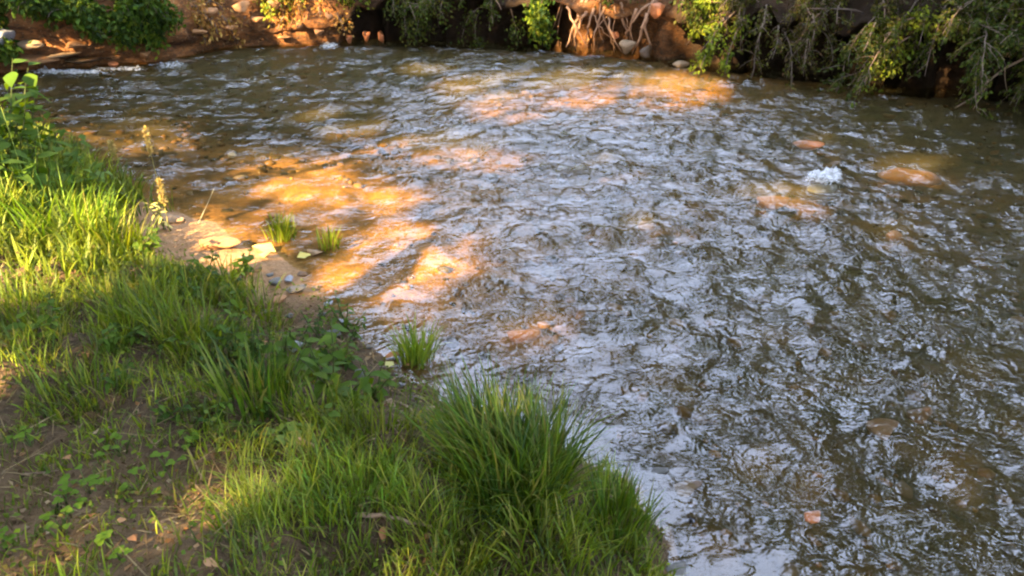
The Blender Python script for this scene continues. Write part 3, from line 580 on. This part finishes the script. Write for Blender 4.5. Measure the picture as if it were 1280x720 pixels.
tag(mesh_np('gravel', v_.reshape(-1, 3), (np.arange(n)[:, None, None] * len(iv) + fi).reshape(-1, 3), M['dry'], col=np.repeat(cols, len(iv), 0)), 'loose brown and orange gravel on the stream bed', 'gravel', kind='stuff')

# ------------------------------------------------------------------ grass of the near bank
PX = np.array([(a, b) for a in range(-160, 900, 20) for b in range(60, 780, 20)], float)
def dens_map(u, v):                              # how thick and how tall the sward stands along the bank
    g = lambda a, b, c_, d_: np.exp(-((u - a) / c_) ** 2 - ((v - b) / d_) ** 2)
    d = .45 + .8 * g(640, 690, 230, 70) + .7 * g(430, 620, 130, 60) + .8 * g(80, 270, 110, 60) + .5 * g(200, 420, 160, 80) + .4 * g(250, 560, 120, 60)
    d += .25 - .6 * g(250, 300, 90, 26) - 1.1 * g(425, 425, 85, 65) - 1.0 * g(350, 355, 60, 34) - .9 * g(500, 500, 50, 35); d -= .42 * g(60, 650, 170, 70) + .4 * g(230, 640, 50, 40) + .9 * g(0, 335, 60, 35) + .35 * g(150, 510, 80, 30) + .35 * g(290, 470, 130, 70)
    h = .10 + .20 * g(80, 260, 130, 75) + .06 * g(230, 400, 120, 90) + .09 * g(430, 610, 110, 55) + .05 * g(660, 690, 130, 60) + .05 * g(330, 640, 80, 40) - .055 * g(90, 620, 200, 110) - .16 * g(255, 315, 95, 34) - .06 * g(360, 390, 60, 60)
    return np.clip(d, .03, 1.6), np.clip(h, .035, .4)
def scatter(n, seed, reg=(-6.5, 1.2, .8, 8.5), lo=.04):
    rg = np.random.default_rng(seed); x = rg.uniform(reg[0], reg[1], n); y = rg.uniform(reg[2], reg[3], n); z, wt, dn_, df_ = terrain(x, y)
    sp = blob(x, y, SPIT, (.75, .45)) + blob(x, y, P(345, 335), (.6, .4))
    u, v = proj(np.stack([x, y, z], 1)); ok = ~wt & (dn_ < df_) & (dn_ > lo) & (rg.random(n) > sp * 1.5) & (u > -260) & (u < 1000) & (v < 860); return np.stack([x, y, z], 1)[ok], u[ok], v[ok], dn_[ok], rg
GR = [(.075, .12, .006), (.115, .165, .008), (.165, .205, .010), (.055, .09, .008), (.2, .19, .03)]
p, u, v, dn_, rg = scatter(240000, 21); d, h = dens_map(u, v); cl = .66 + .75 * FB(p[:, 0] * 2.5, p[:, 1] * 2.5) + .3 * FS(p[:, 0], p[:, 1])
ok = rg.random(len(p)) < np.clip(d * cl, 0.02, 1); p, h, u, v = p[ok], h[ok], u[ok], v[ok]; n = len(p)
L = h * rg.uniform(.5, 1.5, n); cols = palette(n, rg, GR) * (1 + .22 * FB(p[:, 0] * 3 + 5, p[:, 1] * 3))[:, None]
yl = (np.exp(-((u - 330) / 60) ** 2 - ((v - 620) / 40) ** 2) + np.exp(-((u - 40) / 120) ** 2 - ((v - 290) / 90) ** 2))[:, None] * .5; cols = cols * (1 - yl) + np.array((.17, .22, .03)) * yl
V_, F_, C_ = blades(p - np.array((0, 0, .01)), L, rg.uniform(.0035, .007, n) * (1 + 1.2 * (p[:, 1] > 3.5)), rg.uniform(0, 6.28, n), rg.uniform(0, .45, n), rg.uniform(.2, 1.4, n), rg, np.clip(cols, .01, .8), 4)
tag(mesh_np('grass', V_, F_, M['grass'], col=C_, smooth=False), 'mixed green grass growing over the near bank', 'grass', kind='stuff')
print('grass blades', n)
# dry straw and thatch lying on the soil
p, u, v, dn_, rg = scatter(26000, 22); n = len(p); cols = palette(n, rg, [(.17, .12, .055), (.11, .07, .03), (.24, .18, .085), (.07, .045, .02)])
V_, F_, C_ = blades(p + np.array((0, 0, .006)), rg.uniform(.04, .16, n), rg.uniform(.003, .006, n), rg.uniform(0, 6.28, n), rg.uniform(1.25, 1.6, n), rg.uniform(-.2, .35, n), rg, cols, 3)
tag(mesh_np('dry_grass', V_, F_, M['dry'], col=C_, smooth=False), 'dead straw and thatch lying on the near bank soil', 'dry grass', kind='stuff')
p, u, v, dn_, rg = scatter(60000, 24); k = rg.random(len(p)) < .12 + .8 * np.exp(-((u - 90) / 230) ** 2 - ((v - 640) / 110) ** 2) + .5 * np.exp(-((u - 420) / 110) ** 2 - ((v - 430) / 90) ** 2); p = p[k]; n = len(p); sz = rg.uniform(.008, .03, n) * rg.uniform(.5, 1.2, n)
V_, F_, C_ = leaf_cloud(p + np.stack([0 * sz, 0 * sz, rg.uniform(.002, .012, n)], 1), rg.standard_normal((n, 3)) * np.array((1, 1, .2)), sz, sz * .75, rg, palette(n, rg, [(.16, .08, .03), (.24, .14, .06), (.07, .045, .02), (.3, .22, .12), (.04, .027, .014)]))
tag(mesh_np('leaf_litter', V_, F_, M['dry'], col=C_, smooth=False), 'brown crumbs and bits of dead leaf on the bank soil', 'leaf litter', kind='stuff')
# small ground cover leaves
p, u, v, dn_, rg = scatter(150000, 23); cl = FB(p[:, 0] * 2 + 9, p[:, 1] * 2) ; ok = (rg.random(len(p)) < np.clip(.35 + .5 * cl, .02, 1)); p = p[ok]; n = len(p); sz = rg.uniform(.010, .026, n)
pos = p + np.stack([0 * sz, 0 * sz, rg.uniform(.004, .05, n) * (1 + 1.6 * (rg.random(n) < .4))], 1); dd = rg.standard_normal((n, 3)) * np.array((1, 1, .35)); cols = palette(n, rg, [(.06, .10, .008), (.09, .135, .010), (.125, .15, .018), (.085, .065, .018)])
V_, F_, C_ = leaf_cloud(pos, dd, sz, sz * .7, rg, cols)
tag(mesh_np('ground_cover', V_, F_, M['leaf'], col=C_, smooth=False), 'tiny leafed green weeds creeping between the grass', 'ground cover', kind='stuff')

def tussock(name, label, u, v, n, L, W, spread, cols, seed, cat='grass', group=None, th=(.0, .5, .9), az=None, base=None):
    rg = np.random.default_rng(seed); c_ = PT(u, v) if base is None else np.array(base); t_ = empty(name, c_, label, cat, group)
    r = spread * np.sqrt(rg.random(n)); a = rg.uniform(0, 6.28, n); root = np.stack([r * np.cos(a), r * np.sin(a), 0 * r - .015], 1)
    if base is None: root[:, 2] = np.maximum(on_ground(root[:, :2] + c_[:2]), -.03) - c_[2] - .01
    aa = a + .7 * rg.standard_normal(n)
    if az is not None: aa = np.where(rg.random(n) < .45, az + .8 * rg.standard_normal(n), aa)
    V_, F_, C_ = blades(root, L * rg.uniform(.55, 1.15, n), W * rg.uniform(.6, 1.2, n), aa, th[0] + th[1] * rg.random(n) * (r / spread + .2), th[2] * rg.uniform(.3, 1.2, n), rg, palette(n, rg, cols, .15), 6)
    tag(mesh_np('blade', V_, F_, M['grass'], t_, C_, False), kind='stuff'); return t_
SEDGE = [(.034, .078, .008), (.05, .10, .008), (.075, .13, .009), (.024, .055, .008), (.11, .155, .010), (.16, .15, .03)]
tussock('sedge_tussock', 'large dark green sedge tussock arching at the water edge', 642, 612, 1200, .41, .008, .20, SEDGE, 31, 'sedge', None, (.02, .45, .95), 2.4)
tussock('sedge_tussock', 'long green grass clump between the large tussock and the dark stone', 768, 662, 240, .22, .007, .12, SEDGE, 32, 'sedge', None, (.02, .35, .6))
tussock('grass_tuft', 'dark green grass tuft on the mud by the sunlit shallows', 352, 296, 150, .17, .011, .10, GR, 33, 'grass tuft', None, (0, .4, .5), base=(*P(352, 296)[:2], .0))
tussock('grass_tuft', 'small yellowish grass tuft standing alone in the shallows', 412, 308, 70, .15, .010, .07, GR + [(.2, .22, .03)], 34, 'grass tuft', None, (0, .4, .5), base=(*P(412, 308)[:2], .0))
tussock('grass_tuft', 'yellow green grass tuft beside the broad leafed weed', 520, 448, 170, .22, .008, .10, [(.16, .22, .025), (.22, .26, .03), (.10, .17, .02)], 35, 'grass tuft', None, (0, .35, .9), base=(*P(520, 448)[:2], .0))
tussock('grass_tuft', 'pale yellow grass clump between bare soil and the sedge', 325, 650, 130, .16, .005, .10, [(.2, .25, .03), (.27, .3, .05), (.12, .2, .03)], 36, 'grass tuft', None, (0, .4, .9))
tussock('grass_tuft', 'light green fine grass clump in front of the sedge tussock', 440, 630, 260, .19, .006, .18, [(.13, .23, .025), (.17, .27, .03), (.09, .18, .02)], 37, 'grass tuft', None, (0, .4, 1.0))
tussock('tall_grass', 'tall sunlit grass clump at the foot of the leafy weeds', 70, 300, 240, .48, .010, .35, [(.13, .23, .02), (.18, .28, .025), (.09, .18, .02)], 38, 'tall grass', None, (0, .35, 1.1))
tussock('tall_grass', 'tall green grass bending toward the sand spit', 140, 320, 190, .40, .010, .25, GR, 39, 'tall grass', None, (0, .4, 1.0))
tussock('tall_grass', 'upright dark grass clump before the blue grey stone', 320, 500, 150, .32, .009, .16, SEDGE, 42, 'tall grass', None, (0, .35, .7))

# ------------------------------------------------------------------ broad leafed weeds: every leaf a part
def leaf_mesh(name, mat, L=1., W=.5, fold=.12, curl=.25, prof=((0, .05), (.15, .6), (.38, 1), (.65, .75), (.88, .28), (1, 0)), lobes=0, seed=0):
    rg = np.random.default_rng(seed); V = []; K = len(prof)
    for i, (t_, w_) in enumerate(prof):
        z = -curl * t_ * t_ * L; w2 = w_ * W * .5 * (1 + (.25 * (-1) ** i if lobes else 0) + .06 * rg.standard_normal())
        V += [(t_ * L, -w2, z + fold * w2), (t_ * L, 0, z), (t_ * L, w2, z + fold * w2)]
    F = []
    for i in range(K - 1): a = 3 * i; F += [(a, a + 3, a + 4, a + 1), (a + 1, a + 4, a + 5, a + 2)]
    me = bpy.data.meshes.new(name); me.from_pydata(V, [], F); me.materials.append(M[mat]); me.polygons.foreach_set('use_smooth', np.full(len(F), True)); return me
OVAL = leaf_mesh('leaf', 'weed_leaf', 1, .62); OVAL2 = leaf_mesh('leaf', 'weed_leaf', 1, .5, .2, .5, seed=2); DARKL = leaf_mesh('leaf', 'dark_weed', 1, .5, .2, .4, lobes=1, seed=5); PALE = leaf_mesh('leaf', 'pale_weed', 1, .55, .2, .3, lobes=1, seed=3)
HEART = ((0, .25), (.12, .8), (.35, 1), (.62, .95), (.85, .6), (.97, .15)); CLO = [leaf_mesh('leaf', 'clover', 1, .95, .15, .1, HEART, seed=k) for k in range(3)]
def weed(name, label, base, height, nst, nleaf, leafL, meshes, seed, cat='weed', group=None, lean=.35, droop=.2):
    rg = np.random.default_rng(seed); base = np.array(base, float); t_ = empty(name, base, label, cat, group)
    for s_ in range(nst):
        a = rg.uniform(0, 6.28); pl = grow(rg, (0.02 * rg.standard_normal(), 0.02 * rg.standard_normal(), -.03), np.array((math.cos(a) * lean, math.sin(a) * lean, 1)), height * rg.uniform(.7, 1.1), .01, .08, 7)
        A = Acc(); v_, f_, g_ = tube(pl, .005 + .004 * height, .002, 5); A.add(v_, [f_, g_], np.tile(np.array([(.08, .1, .03)]), (len(v_), 1))); st_ = A.build('stem', M['leaf'], t_)
        for k in range(nleaf):
            q = (.25 + .75 * (k + .5) / nleaf) * 6.99; i = min(int(q), 6); pos = pl[i] + (pl[i + 1] - pl[i]) * (q - i); az = k * 2.4 + rg.uniform(-.4, .4); sc_ = leafL * rg.uniform(.7, 1.2) * (1.1 - .35 * k / nleaf)
            link('leaf', meshes[rg.integers(0, len(meshes))], st_, pos, (rg.uniform(-.3, .3), rg.uniform(-.35, .25 + droop), az), (sc_,) * 3)
    return t_
weed('broadleaf_weed', 'dark stemmed broad leafed weed at the water edge beside the blue grey stone', PT(432, 505), .42, 4, 9, .105, [OVAL, OVAL2], 51)
weed('broadleaf_weed', 'broad leafed weed behind the tall sunlit grass', PT(60, 268), .62, 5, 10, .16, [OVAL, OVAL2], 52)
weed('broadleaf_weed', 'bushy green weed in the far upstream corner of the near bank', PT(8, 235), .85, 6, 12, .18, [OVAL, OVAL2], 53)
weed('broadleaf_weed', 'low weed sprouting between the tall grass and the shallows', PT(115, 262), .42, 4, 8, .12, [OVAL2, PALE], 54)
weed('broadleaf_weed', 'tall leafy weed nearest the stone ledge', (P(-40, 150, .2)), .95, 5, 12, .2, [OVAL, OVAL2], 55)
for i, (u, v, h, ll, lb) in enumerate([(30, 250, .7, .15, 'leafy weed crowded behind the tall sunlit grass'), (88, 248, .45, .12, 'leafy weed leaning over the shallows beside the thin stalks'), (-15, 262, .75, .16, 'bushy weed rising over the sunlit grass'), (40, 215, .7, .17, 'dark leafy weed at the back of the upstream bank'), (5, 200, .8, .19, 'large leafed weed beside the tall leafy weed'), (75, 222, .5, .13, 'low leafy weed at the upstream waterline')]):
    weed('broadleaf_weed', lb, PT(u, v), h, 6, 11, ll, [OVAL, OVAL2, OVAL], 530 + i)
weed('dock_weed', 'pale dock weed with crinkled leaves before the dark hollow in the grass', PT(330, 556), .14, 2, 5, .11, [PALE], 56, 'weed', None, .6)
weed('dock_weed', 'pale green fern like weed beside the brown wood chip', PT(378, 548), .16, 3, 6, .085, [PALE], 57, 'weed', None, .7)
weed('broadleaf_weed', 'small leafy weed in the shade below the sand spit', PT(300, 345), .2, 4, 7, .07, [OVAL], 58)
for i, (u, v, nl, lb) in enumerate([(85, 632, 9, 'bright clover patch on the bare soil'), (112, 618, 8, 'clover plant behind the bright clover patch'), (178, 622, 6, 'clover plant beside the pale pebbles'), (150, 570, 7, 'clover sprig between thatch and grass'),
                                   (150, 700, 6, 'clover plant next to the orange dead leaf'), (80, 665, 6, 'clover plant in front of the bright clover patch'), (210, 590, 6, 'clover plant near the dark hole in the soil'), (10, 690, 6, 'clover plant at the bare trodden corner'),
                                   (40, 560, 5, 'clover plant under the sunlit yellow grass'), (245, 560, 6, 'clover plant near the pale dock weed')]):
    rg = np.random.default_rng(600 + i); b_ = PT(u, v); t_ = empty('clover_plant', b_, lb, 'clover')
    for k in range(nl):
        a = rg.uniform(0, 6.28); r = rg.uniform(.01, .07); tip = np.array((r * math.cos(a), r * math.sin(a), rg.uniform(.03, .075))); pl = np.array([(0, 0, -.01), tip * np.array((.35, .35, .7)), tip])
        A = Acc(); v_, f_, g_ = tube(pl, .0013, .001, 4); A.add(v_, [f_, g_], np.tile(np.array([(.1, .17, .04)]), (len(v_), 1))); st_ = A.build('stem', M['leaf'], t_); a0 = rg.uniform(0, 6.28); sc_ = rg.uniform(.014, .022)
        for j in range(3): link('leaf', CLO[j], st_, tip, (rg.uniform(-.15, .15), rg.uniform(-.25, .1), a0 + j * 2.094), (sc_,) * 3)
# seed heads and stalks
def stalk(name, label, u, v, h, head, seed, lean=(.0, .0), colr=(.35, .3, .08)):
    rg = np.random.default_rng(seed); b_ = PT(u, v); t_ = empty(name, b_, label, 'plant stalk'); pl = grow(rg, (0, 0, -.02), (lean[0], lean[1], 1), h, 0, .03, 8)
    A = Acc(); v_, f_, g_ = tube(pl, .0035, .002, 5); A.add(v_, [f_, g_], np.tile(np.array([colr]), (len(v_), 1))); A.build('stem', M['leaf'], t_)
    if head:
        n = 220; q = rg.random(n); i = pl[5] + (pl[8] - pl[5]) * q[:, None] * 1.25; d = rg.standard_normal((n, 3)) + np.array((0, 0, .6)); V_, F_, C_ = leaf_cloud(i, d, .035, .012, rg, palette(n, rg, [(.42, .33, .08), (.3, .22, .06), (.5, .38, .14)]))
        tag(mesh_np('seed_head', V_, F_, M['dry'], t_, C_, False), kind='stuff')
stalk('seed_stalk', 'yellow brown seed head on a lone stalk in the shallows', 198, 232, .46, True, 71)
stalk('seed_stalk', 'brown dead stalk among the weeds near the lone seed head', 150, 228, .34, True, 72, (.1, 0), (.25, .15, .08))
stalk('grass_stalk', 'thin bright flowering stalk rising from the tall grass', 46, 268, .72, False, 73, (0, 0), (.25, .32, .06))
stalk('grass_stalk', 'thin yellow stalk beside the leafy weed', 72, 270, .62, False, 74, (.05, 0), (.28, .33, .07))
stalk('grass_stalk', 'pale dry stem leaning over the sand spit', 246, 280, .3, False, 75, (.6, .4), (.4, .36, .22))
stalk('seed_stalk', 'feathery straw seed head above the sunlit tan rock', 212, 290, .36, True, 76)
# pale plant on the spit
weed('dry_plant', 'pale straw coloured plant growing from the sunlit sand spit', PT(205, 288), .3, 4, 6, .06, [leaf_mesh('leaf', 'yellow_leaf', 1, .35, .2, .3)], 59, 'plant')

mats = ['rock_dark', 'rock_brown', 'rock_dark', 'rock_grey', 'rock_brown', 'rock_tan']; rg = np.random.default_rng(99)
marg = [(305, 322), (322, 340), (338, 345), (360, 352), (378, 345), (395, 362), (362, 398), (384, 402), (402, 396), (428, 402), (440, 424), (398, 440), (462, 436), (480, 462), (470, 488), (500, 482), (520, 498), (538, 512), (452, 470), (350, 408), (330, 392), (410, 380), (545, 540), (488, 506), (318, 366), (300, 350)]
for i, (u, v) in enumerate(marg):
    q = rg.uniform(.04, .10); land_stone(u, v, (q, q * .8, q * .55), mats[i % 6], i, {'rock_dark': 'blackish wet cobble', 'rock_brown': 'brown wet cobble', 'rock_grey': 'grey wet cobble', 'rock_tan': 'tan cobble'}[mats[i % 6]] + ' on the muddy margin between the sand spit and the sedge', i * 1.7, 'cobble', .3, 'cobbles on the muddy margin')
for i, (u, v, h, ll, lb) in enumerate([(395, 470, .2, .08, 'low dark weed hugging the blue grey stone'), (470, 500, .22, .07, 'leafy weed between the dark stemmed weed and the sedge tussock'), (350, 460, .24, .08, 'leafy weed on the landward side of the blue grey stone'), (420, 545, .15, .06, 'small weed behind the light green grass clump'),
                                   (300, 420, .25, .07, 'leafy weed in the middle of the dark bank grass'), (250, 350, .22, .07, 'leafy weed below the sunlit tan rock'), (180, 330, .3, .09, 'leafy weed in the tall green grass'), (140, 440, .16, .06, 'small weed between the two sunlit patches of bank'), (60, 420, .2, .07, 'leafy weed between sunlit soil and sunlit grass')]):
    weed('broadleaf_weed', lb, PT(u, v), h, 4, 7, ll, [OVAL, OVAL2], 510 + i)
rg = np.random.default_rng(98)
for i in range(26):                              # small dark weeds standing thick in the middle of the bank
    u, v = 290 + 95 * rg.standard_normal(), 460 + 55 * rg.standard_normal(); weed('dark_weed', 'low dark leafed weed in the shady middle of the near bank', PT(min(max(u, 90), 430), min(max(v, 370), 560)), rg.uniform(.14, .28), 3, 7, rg.uniform(.045, .07), [DARKL, OVAL2], 560 + i, 'weed', 'dark weeds in the middle of the bank', .5)
for i, (u, v, n_, L_, lb) in enumerate([(285, 360, 120, .22, 'dark grass clump below the broad sunlit rock'), (330, 400, 110, .22, 'grass clump beside the wet cobbles and the orange stone'), (240, 430, 160, .26, 'grass clump in the dark middle of the bank'), (180, 400, 150, .26, 'grass clump below the tall green grass'), (400, 525, 110, .2, 'grass clump between the fern like weed and the dark stemmed weed'),
                                   (470, 560, 140, .2, 'grass clump at the landward side of the sedge tussock'), (560, 680, 200, .2, 'fine green grass clump in front of the long stick'), (680, 690, 200, .22, 'fine grass clump before the thin curved twig'), (30, 390, 120, .2, 'grass clump between the sunlit soil and the sunlit grass'), (110, 500, 120, .16, 'short grass clump under the sunlit yellow grass')]):
    tussock('grass_tuft', lb, u, v, n_, L_, .007, .16, GR + [(.12, .18, .015)], 700 + i, 'grass tuft', None, (0, .45, 1.0))
# ------------------------------------------------------------------ fallen leaves and twigs
DEAD = [leaf_mesh('dead_leaf', 'dead_leaf', 1, .6, .35, .35, seed=k) for k in range(3)]; YEL = leaf_mesh('fallen_leaf', 'yellow_leaf', 1, .62, .25, .15, lobes=1, seed=9)
def fallen(u, v, L, me, label, seed, name='fallen_leaf', group=None):
    rg = np.random.default_rng(seed); p = PT(u, v); o = link(name, me.copy(), None, (p[0], p[1], p[2] + .018), (rg.uniform(-.35, .35), rg.uniform(-.3, .3), rg.uniform(0, 6.28)), (L,) * 3); return tag(o, label, 'leaf', group)
for i, (u, v, L, yl, lb) in enumerate([(345, 318, .17, 1, 'large yellow fallen leaf at the tip of the sand spit'), (330, 326, .13, 1, 'second yellow leaf tucked under the large yellow leaf'), (372, 326, .10, 1, 'pale yellow leaf fragment behind the large yellow leaf'),
        (172, 682, .05, 0, 'reddish dead leaf beside a clover plant'), (256, 708, .045, 0, 'orange dead leaf in the grass by the bare soil'), (226, 488, .05, 0, 'small rusty leaf in the dark bank grass'), (500, 448, .09, 0, 'brown dead leaf under the yellow green tuft'),
        (512, 462, .08, 0, 'dark red dead leaf by the water under the yellow green tuft'), (492, 456, .08, 1, 'tan curled leaf at the foot of the yellow green tuft'), (45, 690, .06, 0, 'pale brown dead leaf on the trodden soil'), (540, 674, .04, 0, 'rusty leaf below the short stick'),
        (182, 352, .08, 0, 'orange dead leaf in the tall green grass'), (335, 430, .09, 0, 'dark red leaf against the blue grey stone'), (155, 190, .1, 0, 'orange dead leaf caught in the weeds above the shallows'), (160, 655, .045, 0, 'small brown leaf between two clover plants'),
        (480, 668, .05, 0, 'brown leaf lying under the long straight stick'), (90, 580, .05, 0, 'brown leaf in the thatch behind the clover'), (632, 668, .05, 1, 'yellowed leaf under the thin curved twig')]):
    fallen(u, v, L, YEL if yl else DEAD[i % 3], lb, 800 + i)
def stick(label, pts, r, seed, dz=.03, name='stick'):
    rg = np.random.default_rng(seed); P3 = [PT(u, v) + np.array((0, 0, dz)) for u, v in pts]; P3 = np.array(P3); q = np.linspace(0, len(P3) - 1, 10); pl = np.stack([np.interp(q, range(len(P3)), P3[:, k]) for k in range(3)], 1) + rg.standard_normal((10, 3)) * r * .35
    A = Acc(); v_, f_, g_ = tube(pl, r, r * .55, 8); A.add(v_, [f_, g_]); o = A.build(name, M['twig'], origin=pl[0]); o.location = pl[0]; return tag(o, label, 'stick')
stick('long straight brown stick lying in the front grass', [(446, 655), (480, 660), (512, 664), (540, 668)], .009, 91, .035)
stick('thin curved twig lying in front of the sedge tussock', [(628, 652), (660, 645), (700, 640)], .006, 92, .05)
stick('short broken stick on the wet mud beside the weed', [(500, 510), (524, 524)], .008, 93, .02)
stick('thin pale stick on the mud behind the sedge tussock', [(486, 534), (508, 562)], .005, 94, .03)
stick('brown wood chip beside the pale fern like weed', [(374, 560), (402, 568)], .013, 95, .03, 'wood_chip')
stick('dry twig on the thatch behind the clover', [(30, 600), (75, 594)], .004, 96, .02)
